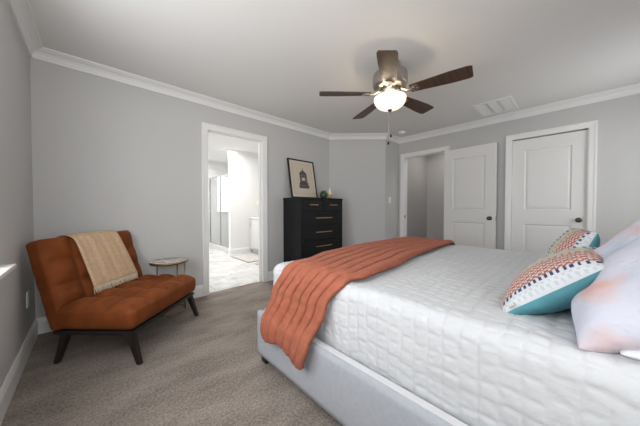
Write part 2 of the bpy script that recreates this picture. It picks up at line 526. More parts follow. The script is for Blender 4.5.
# windows
def window(name, axis, c, out, a0, a1, z0, z1, dbl):
    """frame at plane c (outer side of the wall)"""
    t = thing(name, None, None, (0, 0, 0), kind='structure')
    def bx(b, p, q, r, s, d0, d1):
        lo, hi = sorted((c+out*d0, c+out*d1))
        if axis == 'x': b.box(lo, hi, p, q, r, s)
        else: b.box(p, q, lo, hi, r, s)
    fr = MB(); w_ = .045
    bx(fr, a0, a0+w_, z0, z1, 0, .05); bx(fr, a1-w_, a1, z0, z1, 0, .05)
    bx(fr, a0+w_, a1-w_, z0, z0+w_, 0, .05); bx(fr, a0+w_, a1-w_, z1-w_, z1, 0, .05)
    zm = (z0+z1)/2
    bx(fr, a0+w_, a1-w_, zm-.02, zm+.02, .005, .045)
    if dbl:
        am = (a0+a1)/2; bx(fr, am-.04, am+.04, z0+w_, z1-w_, 0, .05)
    fr.build('window_frame', M['outside_white'], t)
    g = MB(); bx(g, a0+w_, a1-w_, z0+w_, z1-w_, .022, .026)
    g.build('window_pane', M['glass'], t)
    return t
wl = window('window_1', 'x', XL-WT+.01, 1, W1[0], W1[1], W1[2], W1[3], True)
st_ = MB(); st_.box(XL-.06, XL+.048, W1[0]-.10, W1[1]+.115, W1[2]-.022, W1[2]+.001, .004)
st_.build('window_sill', M['trim'], wl)
MB().box(XL+.0005, XL+.014, W1[0]-.07, W1[1]+.075, W1[2]-.028, W1[2]-.0225).build('window_apron', M['trim'], wl)
wb = window('window_unseen_2', 'y', YB-WT+.01, 1, W2[0], W2[1], W2[2], W2[3], False)  # unseen window, put in for the light it gives
wc = window('window_unseen_3', 'y', YB-WT+.01, 1, W3[0], W3[1], W3[2], W3[3], False)  # unseen too, added behind the camera for its light
for t_, ww in ((wb, W2), (wc, W3)):
    MB().box(ww[0]-.09, ww[1]+.09, YB-.06, YB+.045, ww[2]-.022, ww[2]+.001, .004).build('window_sill', M['trim'], t_)

# closet behind the open doorway
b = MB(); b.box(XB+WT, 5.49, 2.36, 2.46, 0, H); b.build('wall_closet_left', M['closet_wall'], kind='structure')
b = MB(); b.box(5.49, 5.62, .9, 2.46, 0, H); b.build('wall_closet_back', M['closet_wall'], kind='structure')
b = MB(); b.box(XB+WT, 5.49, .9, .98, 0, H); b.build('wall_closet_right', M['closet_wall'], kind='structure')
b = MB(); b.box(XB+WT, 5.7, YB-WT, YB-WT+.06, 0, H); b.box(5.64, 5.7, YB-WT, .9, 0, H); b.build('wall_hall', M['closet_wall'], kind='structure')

# ------------------------------------------------------------------ bathroom beyond the doorway
BX0, BX1, BY0, BY1 = .62, 3.42, YA+WT, 7.3
b = MB(); b.box(BX0-.1, BX1+.1, YA+.06, BY1+.1, -.08, 0.002); b.build('floor_bathroom', M['tile'], kind='structure')
b = MB(); b.box(BX0-.1, BX1+.1, BY0, BY1+.1, H, H+.08); b.build('ceiling_bathroom', M['bath_wall'], kind='structure')
b = MB(); b.box(BX0-.1, BX0, BY0, BY1, 0, H); b.build('wall_bathroom_left', M['bath_wall'], kind='structure')
b = MB(); b.box(BX1, BX1+.1, BY0, 5.56, 0, H); b.build('wall_bathroom_right', M['bath_wall'], kind='structure')
b = MB(); b.box(BX0-.1, BX1+.1, BY1, BY1+.1, 0, H); b.build('wall_bathroom_back', M['bath_wall'], kind='structure')
b = MB(); b.box(2.37, BX1+.1, 5.56, 5.68, 0, H); b.build('wall_bathroom_partition', M['bath_wall'], kind='structure')
b = MB(); b.box(BX1, BX1+.1, 5.68, BY1, 0, H); b.build('wall_shower_right', M['bath_wall'], kind='structure')
sweep([(BX1, BY0), (BX1, 5.56), (2.37, 5.56), (2.37, 5.68), (BX1, 5.68), (BX1, BY1), (BX0, BY1), (BX0, BY0)], True, crown).build('trim_8', M['trim'], kind='structure')
sweep([(2.84, 5.56), (2.37, 5.56), (2.37, 5.68)], False, base).build('baseboard_bathroom', M['trim'], kind='structure')
b = MB(); b.box(XL-WT, BX0-.1, BY0, BY0+.02, 0, H)
b.build('wall_outer_front', M['bath_wall'], kind='structure')
t = thing('window_4', None, None, kind='structure')
b = MB(); x0, x1, z0, z1 = 2.72, 3.25, 1.0, 2.02; y = BY1
b.box(x0-.05, x0, y-.03, y-.001, z0-.05, z1+.05); b.box(x1, x1+.05, y-.03, y-.001, z0-.05, z1+.05)
b.box(x0, x1, y-.03, y-.001, z0-.05, z0); b.box(x0, x1, y-.03, y-.001, z1, z1+.05); b.box(x0, x1, y-.03, y-.001, 1.49, 1.52)
b.build('window_frame', M['trim'], t)
lit = mat('daylit_frosted_pane', (.8, .85, .9), .3, emit=((.93, .97, 1), 1.6))
MB().box(x0, x1, y-.015, y-.003, z0, z1).build('window_pane', lit, t)

t = thing('shower_enclosure', 'framed glass shower enclosure with chrome edges at the back of the white bathroom', 'shower', (2.5, 5.69, 0.002))
LY = 1.60
b = MB(); b.box(-.05, .05, 0, LY, 0, .10, .006); b.build('curb', M['glaze_white'], t)
b = MB()
b.box(-.015, .015, 0, .025, .10, 1.95); b.box(-.015, .015, LY-.025, LY, .10, 1.95)
b.box(-.015, .015, .025, LY-.025, .10, .125); b.box(-.015, .015, .025, LY-.025, 1.92, 1.95); b.box(-.012, .012, .80, .83, .125, 1.92)
b.build('metal_frame', M['chrome'], t)
MB().box(-.003, .003, .83, LY-.025, .125, 1.92).build('glass_panel', M['shower_glass'], t)
d = MB().box(-.003, .003, .025, .80, .125, 1.92).build('glass_door', M['shower_glass'], t)
MB().tube([(-.012, .72, .95), (-.05, .72, .97), (-.05, .72, 1.2), (-.012, .72, 1.22)], .009).build('door_handle', M['chrome'], d)

t = thing('vanity_cabinet', 'white bathroom vanity cabinet seen at the right edge of the doorway', 'vanity', (2.86, 3.95, .002))
b = MB(); b.box(.0, .55, 0, 1.60, .09, .83, .003); b.box(.05, .55, .02, 1.58, 0, .09); b.build('cabinet_body', M['vanity'], t)
b = MB(); b.box(-.02, .555, -.01, 1.605, .83, .87, .005); b.build('countertop', M['glaze_white'], t)
for k in range(3):
    y0 = .03+k*.52
    d = MB(); d.box(-.018, -.0005, y0, y0+.50, .12, .80, .004); d = d.build('cabinet_door', M['vanity'], t)
    MB().tube([(-.018, y0+.44, .66), (-.04, y0+.44, .66), (-.04, y0+.44, .76), (-.018, y0+.44, .76)], .005).build('handle', M['chrome'], d)
t = thing('flower_vase', 'small white vase of pale yellow flowers on the bathroom vanity', 'vase', (3.03, 5.33, .873))
MB().lathe([(.001, 0), (.045, 0), (.06, .05), (.055, .11), (.03, .17), (.036, .21), (.030, .21), (.026, .17), (.001, .1)], 24).build('vase', M['glaze_white'], t)
fl = MB(); stm = MB()
for k in range(14):
    a = k*2.4; r = .03+.075*((k*37) % 10)/10; z = .30+.10*((k*53) % 10)/10
    fl.ball((r*cos(a), r*sin(a), z), .038, 8, (1, 1, .75)); stm.tube([(0, 0, .12), (r*.5*cos(a), r*.5*sin(a), .24), (r*cos(a), r*sin(a), z)], .0025, 5)
fl.build('petals', M['flower'], t); stm.build('stems', M['leaf'], t)
def rug(name, x0, x1, y0, y1, label):
    t = thing(name, label, 'rug', ((x0+x1)/2, (y0+y1)/2, .002), group=None)
    hx, hy = (x1-x0)/2, (y1-y0)/2
    V, Fc = rbox(hx-.02, hy-.02, .006, .005, .05)
    MB().add([(a, b_, c_+.0065) for a, b_, c_ in V], Fc, True).build('pile', M['rug'], t)
    e = MB()
    for q in ((-hx, hx, -hy, -hy+.02), (-hx, hx, hy-.02, hy), (-hx, -hx+.02, -hy+.02, hy-.02), (hx-.02, hx, -hy+.02, hy-.02)): e.box(q[0], q[1], q[2], q[3], 0.0002, .008, .002)
    e.build('border', M['rug_edge'], t)
rug('bath_rug', 2.27, 2.83, 4.52, 5.36, 'grey bath rug with a darker edge, farther of the two before the vanity')
rug('bath_rug', 2.32, 2.83, 3.62, 4.33, 'grey bath rug with a darker edge, nearer of the two before the vanity')
MB().box(3.395, 3.4195, 4.15, 5.30, 1.05, 2.0, .003).build('vanity_mirror', mat('mirror_silver', (.8, .8, .8), .03, 1), label='frameless wall mirror above the bathroom vanity', cat='mirror')

# ------------------------------------------------------------------ ceiling fittings
t = thing('ceiling_fan', 'five-blade ceiling fan with dark walnut blades and a glowing frosted bowl light', 'ceiling fan', (2.057, 1.239, 0))
MB().lathe([(.001, 2.435), (.085, 2.435), (.088, 2.41), (.07, 2.385), (.001, 2.385)], 40).build('canopy', M['nickel'], t)
MB().lathe([(.05, 2.385), (.05, 2.352), (.12, 2.346), (.150, 2.332), (.157, 2.31), (.157, 2.235), (.150, 2.215), (.13, 2.203), (.09, 2.195), (.001, 2.195)], 48).build('motor_housing', M['nickel'], t)
MB().lathe([(.001, 2.194), (.085, 2.194), (.09, 2.185), (.09, 2.155), (.07, 2.14), (.040, 2.13), (.030, 2.11), (.030, 2.06), (.001, 2.06)], 40).build('light_fitter', M['nickel'], t)
prof = []
for k in range(15):
    a = pi/2*k/14
    prof.append((max(.001, .146*sin(a)**.85), 2.108-.104*cos(a)**1.0))
prof += [(.146, 2.112), (.140, 2.112)]
bw = MB().lathe(prof, 48).build('bowl', M['bowl'], t)
MB().lathe([(.001, 1.984), (.010, 1.986), (.013, 1.992), (.022, 1.999), (.020, 2.006), (.001, 2.008)], 20).build('finial', M['bronze'], t)
for dx, zb, zt in ((.012, 1.775, 1.990), (-.012, 1.705, 1.990)):
    px, py = dx*.73, -dx*.68
    ch = MB().tube([(px, py, zt), (px, py, zb)], .0016, 6).build('pull_chain', M['nickel'], t)
    MB().lathe([(.001, zb-.028), (.007, zb-.024), (.010, zb-.012), (.006, zb), (.002, zb+.004), (.001, zb+.004)], 14, Matrix.Translation((px, py, 0))).build('pull', M['black_knob'], ch)
A0 = 3.6528; RB = .66; ZB = 2.150
for k in range(5):
    a = A0+k*2*pi/5
    mx = Matrix.Rotation(a, 4, 'Z') @ Matrix.Translation((0, 0, ZB)) @ Matrix.Rotation(radians(-11), 4, 'X')
    b = MB(); n = 22; top = []; bot = []
    outl = []
    for i in range(n+1):
        s = i/n; r = .185+(RB-.185)*s
        wd = (.050+.024*min(1, s*1.5))
        if s > .93: wd *= 1-.16*((s-.93)/.07)**2
        outl.append((r, wd))
    up = [(r+.010*0, w_, .004) for r, w_ in outl] + [(r, -w_, .004) for r, w_ in outl[::-1]]
    dn = [(x, y, -.003) for x, y, z in up]
    b.loft([dn, up], mx=mx)
    bl = b.build('blade', M['walnut'], t)
    br = MB()
    br.tube([(.088, 0, .03), (.12, 0, .02), (.16, .0, -.006), (.20, 0, -.009)], [.012, .011, .010, .008], 8, mx=mx)
    L = [(.175, -.018), (.215, -.034), (.25, -.030), (.262, 0), (.25, .030), (.215, .034), (.175, .018)]
    br.loft([[(x, y, -.0095) for x, y in L], [(x, y, -.0035) for x, y in L]], mx=mx)
    for sx, sy in ((.215, -.02), (.215, .02), (.245, 0)):
        br.ball(tuple(mx @ Vector((sx, sy, -.010))), .005, 6)
    br.build('blade_bracket', M['nickel'], t)
for k in range(3):
    a = A0+pi/5+k*2*pi/3
    pl_ = bpy.data.lights.new('fan_bulb', 'POINT'); pl_.energy = 5.5; pl_.color = (1, .80, .56); pl_.shadow_soft_size = .035
    po = bpy.data.objects.new('fan_bulb', pl_); COL.objects.link(po); po.location = (2.057+.075*cos(a), 1.239+.075*sin(a), 2.109)
    mxk = Matrix.Translation((.085*cos(a), .085*sin(a), 2.05))

t = thing('ceiling_vent', 'white louvred return air grille set in the ceiling near the doors', 'vent', (3.69, .59, H))
b = MB(); b.box(0, .53, 0, .03, -.012, 0, .003); b.box(0, .53, .39, .42, -.012, 0, .003); b.box(0, .03, .03, .39, -.012, 0, .003); b.box(.50, .53, .03, .39, -.012, 0, .003)
b.build('frame', M['plastic'], t)
b = MB(); b.box(.03, .50, .144, .154, -.010, 0); b.box(.03, .50, .266, .276, -.010, 0); b.build('divider', M['plastic'], t)
b = MB()
for i in range(30):
    x = .038+i*.0155
    mx = Matrix.Translation((x, 0, -.006)) @ Matrix.Rotation(radians(18), 4, 'Y')
    for y0, y1 in ((.033, .136), (.162, .258), (.284, .387)): b.box(-.007, .007, y0, y1, -.0006, .0006, mx=mx)
b.build('louvres', M['plastic'], t)
MB().box(.03, .50, .03, .39, -.0012, -.0002).build('backing', mat('grille_shade', (.42, .42, .42), .9), t)  # grey sheet painted as the shade between the louvre sections
t = thing('smoke_detector', 'small round white smoke detector on the ceiling near the corner', 'smoke detector', (4.04, 2.19, H))
MB().lathe([(.001, -.036), (.045, -.036), (.058, -.028), (.064, -.012), (.066, 0), (.001, 0)], 32).build('cover', M['plastic'], t)
MB().lathe([(.001, -.040), (.012, -.039), (.014, -.035), (.001, -.035)], 16, Matrix.Translation((.02, 0, 0))).build('test_button', M['plastic'], t)

t = thing('light_switch', 'white rocker light switch on the short wall beside the doorway', 'light switch', (4.10, YC, 1.24))
MB().box(-.036, .036, -.006, 0, -.057, .057, .002).build('cover_plate', M['plastic'], t)
MB().box(-.016, .016, -.010, -.006, -.033, .033, .0015).build('rocker', M['plastic'], t)
t = thing('wall_outlet', 'white duplex electrical outlet low on the left wall behind the sofa', 'outlet', (XL, 2.83, .40))
MB().box(0, .006, -.036, .036, -.058, .058, .002).build('cover_plate', M['plastic'], t)
for zz in (-.024, .024):
    s_ = MB().box(.006, .008, -.016, .016, zz-.014, zz+.014, .0008).build('socket', M['plastic'], t)
    MB().box(.0081, .0085, -.008, -.005, zz-.005, zz+.007).box(.0081, .0085, .005, .008, zz-.005, zz+.007).build('slots', M['black_knob'], s_)

# ------------------------------------------------------------------ dresser
DX0, DX1, DY0, DY1, DZ = 2.188, 3.075, 2.735, 3.168, 1.245
t = thing('dresser', 'tall black six-drawer dresser with copper bar handles against the far wall', 'dresser', (DX0, DY0, 0))
Wd, Dd = DX1-DX0, DY1-DY0
b = MB()
b.box(0, .025, .0, Dd, .06, DZ-.03, .002); b.box(Wd-.025, Wd, 0, Dd, .06, DZ-.03, .002)
b.box(.025, Wd-.025, Dd-.012, Dd, .06, DZ-.03); b.box(.025, Wd-.025, .01, Dd-.012, .06, .16)
for z in (1.036, .822, .606, .392, .176): b.box(.025, Wd-.025, .012, .06, z-.009, z+.009)
b.box(Wd/2-.009, Wd/2+.009, .012, .06, 1.04, DZ-.03)
b.build('carcass', M['black_wood'], t)
MB().box(-.004, Wd+.004, -.006, Dd, DZ-.03, DZ, .003).build('top', M['black_wood'], t)
for x, y in ((.03, .03), (Wd-.07, .03), (.03, Dd-.07), (Wd-.07, Dd-.07)):
    MB().box(x, x+.04, y, y+.04, 0, .06).build('foot', M['black_wood'], t)
def drawer(x0, x1, z0, z1, hl):
    d = MB(); d.box(x0, x1, -.002, .012, z0, z1, .002); d.box(x0+.01, x1-.01, .012, .36, z0+.01, z1-.02)
    d = d.build('drawer', M['black_wood'], t)
    xc, zc = (x0+x1)/2, (z0+z1)/2+.01
    h = MB(); h.box(xc-hl/2, xc+hl/2, -.034, -.024, zc-.006, zc+.006, .002)
    h.box(xc-hl/2+.015, xc-hl/2+.023, -.025, -.002, zc-.004, zc+.004); h.box(xc+hl/2-.023, xc+hl/2-.015, -.025, -.002, zc-.004, zc+.004)
    h.build('handle', M['copper'], d)
drawer(.028, Wd/2-.004, 1.042, DZ-.034, .17); drawer(Wd/2+.004, Wd-.028, 1.042, DZ-.034, .17)
for z0, z1 in ((.828, 1.030), (.612, .816), (.398, .600), (.182, .386)): drawer(.028, Wd-.028, z0, z1, .34)

# framed print leaning on the wall
fw, fh = .545, .640
lean = math.asin(.115/fh)
mx = Matrix.Translation((2.262, 3.038, DZ+.003)) @ Matrix.Rotation(radians(1.0), 4, 'Z') @ Matrix.Rotation(-lean, 4, 'X')
t = thing('framed_print', 'black-framed print of an ornate birdcage leaning on the wall above the dresser', 'picture', matrix=mx)
b = MB(); e = .022
b.box(0, e, 0, .022, 0, fh, .002); b.box(fw-e, fw, 0, .022, 0, fh, .002); b.box(e, fw-e, 0, .022, 0, e, .002); b.box(e, fw-e, 0, .022, fh-e, fh, .002)
b.build('frame', M['black_frame'], t)
b = MB(); nx_, nz_ = 110, 130
def art(u, v):
    paper = (.62, .54, .44); ink = (.045, .04, .045); mid = (.20, .175, .16)
    if min(u, 1-u)*fw < .055 or min(v, 1-v)*fh < .055:
        if abs(min(min(u, 1-u)*fw, min(v, 1-v)*fh)-.052) < .0035: return (.36, .30, .24)
        return (.66, .58, .49)
    x = (u-.52)*2; z = v
    c_ = paper
    ax = abs(x)
    if .235 < z < .40 and ax < .42+.03*sin(z*90):     # scrolled base
        c_ = ink if (sin(x*44)*sin(z*85) > -.35) else mid
        if .30 < z < .315: c_ = mid
        if z > .34 and ax > .36: c_ = paper
    if .40 <= z < .62 and ax < .30:                    # cage body with bars
        c_ = ink if (abs(sin(x*24)) > .62 or abs(sin(z*42)) > .93 or ax > .26) else (.30, .26, .22)
        if .46 < z < .53 and ax < .13: c_ = paper
    r = sqrt((x/.30)**2+((z-.62)/.10)**2)              # dome
    if z >= .62 and r < 1: c_ = ink if (abs(sin(atan2(z-.60, x)*7)) > .5 or r > .85) else mid
    if .71 < z < .735 and ax < .09: c_ = ink
    if .735 <= z < .81 and ax < .014: c_ = ink
    if abs(z-.765) < .008 and ax < .04: c_ = ink
    return c_
v = []; f = []; cl = []
for j in range(nz_+1):
    for i in range(nx_+1): v.append((e+(fw-2*e)*i/nx_, .008, e+(fh-2*e)*j/nz_))
for j in range(nz_):
    for i in range(nx_):
        a = j*(nx_+1)+i; f.append((a, a+1, a+nx_+2, a+nx_+1)); cl.append(art((i+.5)/nx_, (j+.5)/nz_))
b.add(v, f, False, col=cl); b.build('printed_sheet', M['art'], t, fix=False)
MB().box(e, fw-e, .010, .018, e, fh-e).build('backing_board', M['black_frame'], t)

t = thing('succulent_pot', 'small dark green round pot with a succulent on the dresser', 'plant', (2.80, 2.90, DZ)); t.scale = (1.3, 1.3, 1.3)
MB().lathe([(.001, 0), (.028, 0), (.044, .02), (.049, .045), (.042, .072), (.034, .080), (.030, .078), (.036, .065), (.001, .060)], 28).build('pot', M['green_glaze'], t)
lf = MB()
for k in range(16):
    a = k*2.399; r = .008+.0016*k
    mx = Matrix.Rotation(a, 4, 'Z') @ Matrix.Rotation(radians(18+3.2*k), 4, 'Y')
    lf.lathe([(.001, 0), (.006, .008), (.009, .024), (.006, .040), (.001, .048)], 8, Matrix.Translation((0, 0, .062)) @ mx)
lf.build('leaves', M['leaf'], t)
t = thing('candle_holder', 'little gold cup holding a pointed ivory candle, right of the green pot', 'candle', (2.93, 2.885, DZ)); t.scale = (1.3, 1.3, 1.3)
MB().lathe([(.001, 0), (.030, 0), (.030, .006), (.012, .012), (.012, .022), (.034, .034), (.042, .055), (.038, .060), (.032, .045), (.001, .030)], 24).build('cup', M['gold'], t)
MB().lathe([(.001, .034), (.020, .040), (.026, .062), (.024, .085), (.016, .112), (.006, .135), (.001, .145)], 20).build('candle', M['wax'], t)
t = thing('trinket_dish', 'tiny gold beaded ball ornament between the green pot and candle', 'ornament', (2.855, 2.82, DZ)); t.scale = (1.3, 1.3, 1.3)
tb = MB(); tb.ball((0, 0, .026), .022, 10)
for k in range(40):
    z = 1-2*(k+.5)/40; r = sqrt(1-z*z); a = k*2.399
    tb.ball((.023*r*cos(a), .023*r*sin(a), .0275+.023*z), .004, 5)
tb.build('beads', M['gold'], t)

# ------------------------------------------------------------------ armless rust sofa
SW = .83
sofa = thing('armless_loveseat', 'small armless rust velvet tufted loveseat on dark splayed legs in the corner', 'sofa', (.196, 2.08, 0), radians(45.88))
BW = .80
def puff(a, n, sharp=.55):
    return abs(sin(pi*a*n))**sharp
hx, hy, hz = SW/2, .265, .08
def seatd(q, n, p):
    u = (q.x+hx)/(2*hx); v_ = (q.y+hy)/(2*hy)
    top = max(0, n.z)
    g = .044*puff(min(max(u, 0), 1), 4, .6)*puff(min(max(v_, 0), 1), 3, .6) - .024
    q = q + Vector((0, 0, g*top))
    q = q + n*(.010*(1-abs(n.z))*cos(q.z/hz*pi/2)) + n*.003*noise.noise(q*14)
    q.z += .012*max(0, n.z)*(1-(q.y/hy)**2)
    return q
V, Fc = rbox(hx, hy, hz, .035, .0125, seatd)
MB().add([(x+hx, y+hy, z+.243+hz) for x, y, z in V], Fc, True).build('seat', M['velvet'], sofa)
BLn, BT = .640, .062
def backd(q, n, p):
    u = (q.x+BW/2)/BW; v_ = (q.z+BLn/2)/BLn
    fr = max(0, -n.y)
    vv = min(max((v_*BLn-.13)/(BLn-.13), 0), 1)
    g = .038*puff(min(max(u, 0), 1), 4, .6)*puff(vv, 3, .6) - .018
    q = q + Vector((0, -g*fr, 0)) + n*.003*noise.noise(q*13+Vector((5, 5, 5)))
    return q
V, Fc = rbox(BW/2, BT, BLn/2, .030, .0125, backd)
lb = math.atan2(.172, .60)
mxb = Matrix.Translation((BW/2, .520, .240)) @ Matrix.Rotation(-lb, 4, 'X') @ Matrix.Translation((0, 0, BLn/2))
MB().add(V, Fc, True, mxb).build('backrest', M['velvet'], sofa)
b = MB(); b.box(.012, SW-.012, .012, .565, .207, .236, .004); b.build('base_frame', M['espresso'], sofa)
for x in (.045, SW-.045):
    for y, dy in ((.045, -.070), (.50, .062)):
        dx = .0
        s = 1 if x > .4 else -1
        b = MB(); L = []
        for z, h_ in ((.207, .021), (0, .013)):
            k = (0.207-z)/.207
            cx, cy = x+s*.012*k, y+dy*k
            L.append([(cx-h_, cy-h_*1.1, z), (cx+h_, cy-h_*1.1, z), (cx+h_, cy+h_*1.1, z), (cx-h_, cy+h_*1.1, z)])
        b.loft(L); b.build('leg', M['espresso'], sofa)

# knitted throw over the sofa back
def strip(path, w0, w1, nu, th, disp=None, taper=None):
    """path: list of (y,z) in local coords; sheet from x=w0..w1"""
    P = [Vector(p) for p in path]
    V = []; n = len(P); cen = []
    for side in (0, 1):
        for i in range(n):
            t_ = (P[min(i+1, n-1)]-P[max(i-1, 0)]).normalized(); nn = Vector((-t_.y, t_.x))
            for j in range(nu+1):
                u = j/nu
                d_ = disp(i/(n-1), u) if disp else 0
                q = P[i]+nn*(d_+(th if side else 0))
                a, c_ = (w0, w1) if taper is None else taper(i/(n-1))
                V.append((a+(c_-a)*u, q.x, q.y))
    F = []; S = n*(nu+1)
    for i in range(n-1):
        for j in range(nu):
            a = i*(nu+1)+j
            F.append((a, a+1, a+nu+2, a+nu+1)); F.append((S+a, S+a+nu+1, S+a+nu+2, S+a+1))
        a = i*(nu+1); F.append((a, a+nu+1, S+a+nu+1, S+a)); a += nu; F.append((a, S+a, S+a+nu+1, a+nu+1))
    for j in range(nu):
        a = j; F.append((a, S+a, S+a+1, a+1)); a = (n-1)*(nu+1)+j; F.append((a, a+1, S+a+1, S+a))
    return V, F
def dense(pts, step=.012):
    out = []
    P = [Vector(p) for p in pts]; n = len(P)
    for i in range(n-1):
        p0 = P[max(i-1, 0)]; p1 = P[i]; p2 = P[i+1]; p3 = P[min(i+2, n-1)]
        k = max(2, int((p2-p1).length/step))
        for j in range(k):
            s = j/k
            out.append(.5*((2*p1)+(p2-p0)*s+(2*p0-5*p1+4*p2-p3)*s*s+(3*p1-p0-3*p2+p3)*s**3))
    out.append(P[-1]); return out
# back slab in local y,z: front face point at height fraction k, rear face likewise
def bk(k, off):
    c_ = mxb @ Vector((0, off, BLn*(k-.5))); return (c_.y, c_.z)
path = [bk(.335, -BT-.034), bk(.50, -BT-.034), bk(.75, -BT-.032), bk(.93, -BT-.024), bk(.995, -BT+.012), bk(1.025, 0), bk(.995, BT-.006), bk(.93, BT+.014), bk(.70, BT+.016), bk(.55, BT+.016)]
path = dense(path)
kt = thing('fringed_blanket', 'cream knitted blanket with fringed end draped over the back of the rust sofa', 'blanket', (.196, 2.08, 0), radians(45.88))
tp = lambda s: (.235-.035*min(1, s*2), .675-.075*min(1, s*2.2))
V, Fc = strip(path, .235, .70, 40, .007, lambda s, u: .003*sin(u*19+s*3)+.002*sin(u*43), tp)
# normals: make sure the thickness grows outward
MB().add(V, Fc, True).build('knit_cloth', M['knit'], kt)
fr = MB()
p0 = path[0]; rr = random.Random(2)
for k in range(64):
    u = k/63; x = .238+(.673-.238)*u
    d_ = .003*sin(u*19)
    ln = .052+rr.random()*.014
    dy = rr.uniform(-.004, .002); dx = rr.uniform(-.006, .006)
    fr.tube([(x, p0.x-d_-.002, p0.y+.004), (x+dx*.5, p0.x-.006+dy, p0.y-ln*.5), (x+dx, p0.x-.014+dy, p0.y-ln*.92)], [.0032, .003, .0038], 5)
fr.build('fringe', mat('cream_fringe', (.60, .50, .38), .95), kt, kind='stuff')

# ------------------------------------------------------------------ side table
tc_ = Vector((.600, 2.962))
fwd = Vector((.683, .730)); rgt = Vector((.730, -.683))
t = thing('side_table', 'small round marble-topped side table with brass posts behind the rust sofa', 'side table', (tc_.x, tc_.y, 0), atan2(rgt.y, rgt.x))
MB().lathe([(.001, .518), (.168, .518), (.172, .522), (.172, .534), (.168, .538), (.001, .538)], 48).build('tabletop', M['marble'], t)
MB().lathe([(.176, .512), (.1735, .512), (.1735, .536), (.176, .536), (.176, .512)], 48).build('rim', M['brass'], t)
ring = [(.150*cos(a), .150*sin(a), .008) for a in [2*pi*k/48 for k in range(48)]]
MB().tube(ring, .007, 8, close=True).build('base_ring', M['brass'], t)
for a in (10, 92, 170):
    x, y = .150*cos(radians(a)), .150*sin(radians(a))
    MB().tube([(x, y, .012), (x, y, .514)], .007, 10).build('post', M['brass'], t)

# ------------------------------------------------------------------ bed
BX, BX2, BYF, BYH, RZ = .852, 2.905, 1.57, -.600, .36
bed = thing('upholstered_bed', 'king bed frame upholstered in pale blue-grey linen', 'bed', (BX, BYH, 0))
def rail(x0, x1, y0, y1, z0=.05, z1=RZ):
    h3 = [(x1-x0)/2, (y1-y0)/2, (z1-z0)/2]
    V, Fc = rbox(h3[0], h3[1], h3[2], .014, .035)
    return MB().add([(a+(x0+x1)/2-BX, b_+(y0+y1)/2-BYH, c_+(z0+z1)/2) for a, b_, c_ in V], Fc, True)
rail(BX, BX+.052, BYH, BYF).build('side_rail', M['linen'], bed)
rail(BX2-.052, BX2, BYH, BYF).build('side_rail', M['linen'], bed)
rail(BX+.053, BX2-.053, BYF-.052, BYF).build('foot_rail', M['linen'], bed)
rail(BX-.01, BX2+.01, BYH-.10, BYH-.001, .05, 1.12).build('headboard', M['linen'], bed)
b = MB()
for k in range(12):
    y = .10+k*.165; b.box(.054, BX2-BX-.054, y, y+.09, .26, .28)
b.build('slats', M['dark_gap'], bed)
for x, y in ((.02, .03), (BX2-BX-.09, .03), (.02, BYF-BYH-.09), (BX2-BX-.09, BYF-BYH-.09)):
    MB().box(x, x+.07, y, y+.06, 0, .05, .003).build('leg', M['espresso'], bed)
# paler strip painting the light that falls on the rail's top
MB().box(BX+.016-BX, .050, .02, BYF-BYH-.06, RZ-.0005, RZ+.004, .0015).build('rail_lit_strip', M['lit_strip'], bed)

QX0, QX1, QY0, QY1, QZ = .918, 2.843, -.590, 1.480, .700
V, Fc = rbox((QX1-QX0)/2-.014, (QY1-QY0)/2-.014, .195, .05, .09)
MB().add([(a+(QX0+QX1)/2, b_+(QY0+QY1)/2, c_+.285+.19) for a, b_, c_ in V], Fc, True).build('mattress', M['mattress'], label='white king mattress under the quilt on the blue-grey bed', cat='mattress')

qhx, qhy, qhz = (QX1-QX0)/2, (QY1-QY0)/2, .208
def stitch(a, c_):
    """quilt relief: long seams along the bed plus offset short seams"""
    SX, SYc = .056, .060
    a = a+.016*noise.noise(Vector((a*5, c_*6, 1))); c_ = c_+.022*noise.noise(Vector((a*7, c_*4, 7)))
    fa = a/SX; row = math.floor(fa); u = fa-row
    fb = c_/SYc+(row % 2)*.5+.35*sin(row*2.3); v_ = fb-math.floor(fb)
    du = min(u, 1-u)*SX; dv = min(v_, 1-v_)*SYc
    return min(1-math.exp(-du/.0042), 1-.8*math.exp(-dv/.004))
def qd(q, n, p):
    # unrolled coordinates
    a = p[0] + (0 if abs(n.x) < .5 else math.copysign(qhz-p[2], n.x))
    c_ = p[1]
    if abs(n.y) > .5: c_ = p[1]+math.copysign(qhz-p[2], n.y)
    d_ = .0066*stitch(c_, a)
    d_ += .0035*noise.noise(Vector((a*7, c_*7, 3)))+.0022*noise.noise(Vector((a*42, c_*42, 9)))+.0013*noise.noise(Vector((a*90, c_*90, 2)))
    if abs(n.z) < .5: d_ += .006*noise.noise(Vector((a*3, c_*9, 12)))
    q = q + n*d_
    if p[0] < 0 and abs(n.x) > .3:      # lower hem drifts in to the mattress
        k = max(0, (0-p[2])/qhz); q.x += .022*k
    return q
V, Fc = rbox(qhx, qhy, qhz, .058, .0072, qd, skip=('-z',))
MB().add([(a+(QX0+QX1)/2, b_+(QY0+QY1)/2, c_+QZ-qhz-.006) for a, b_, c_ in V], Fc, True).build('quilt', M['quilt'], label='white stitched quilt spread smooth over the whole mattress', cat='quilt', fix=False)

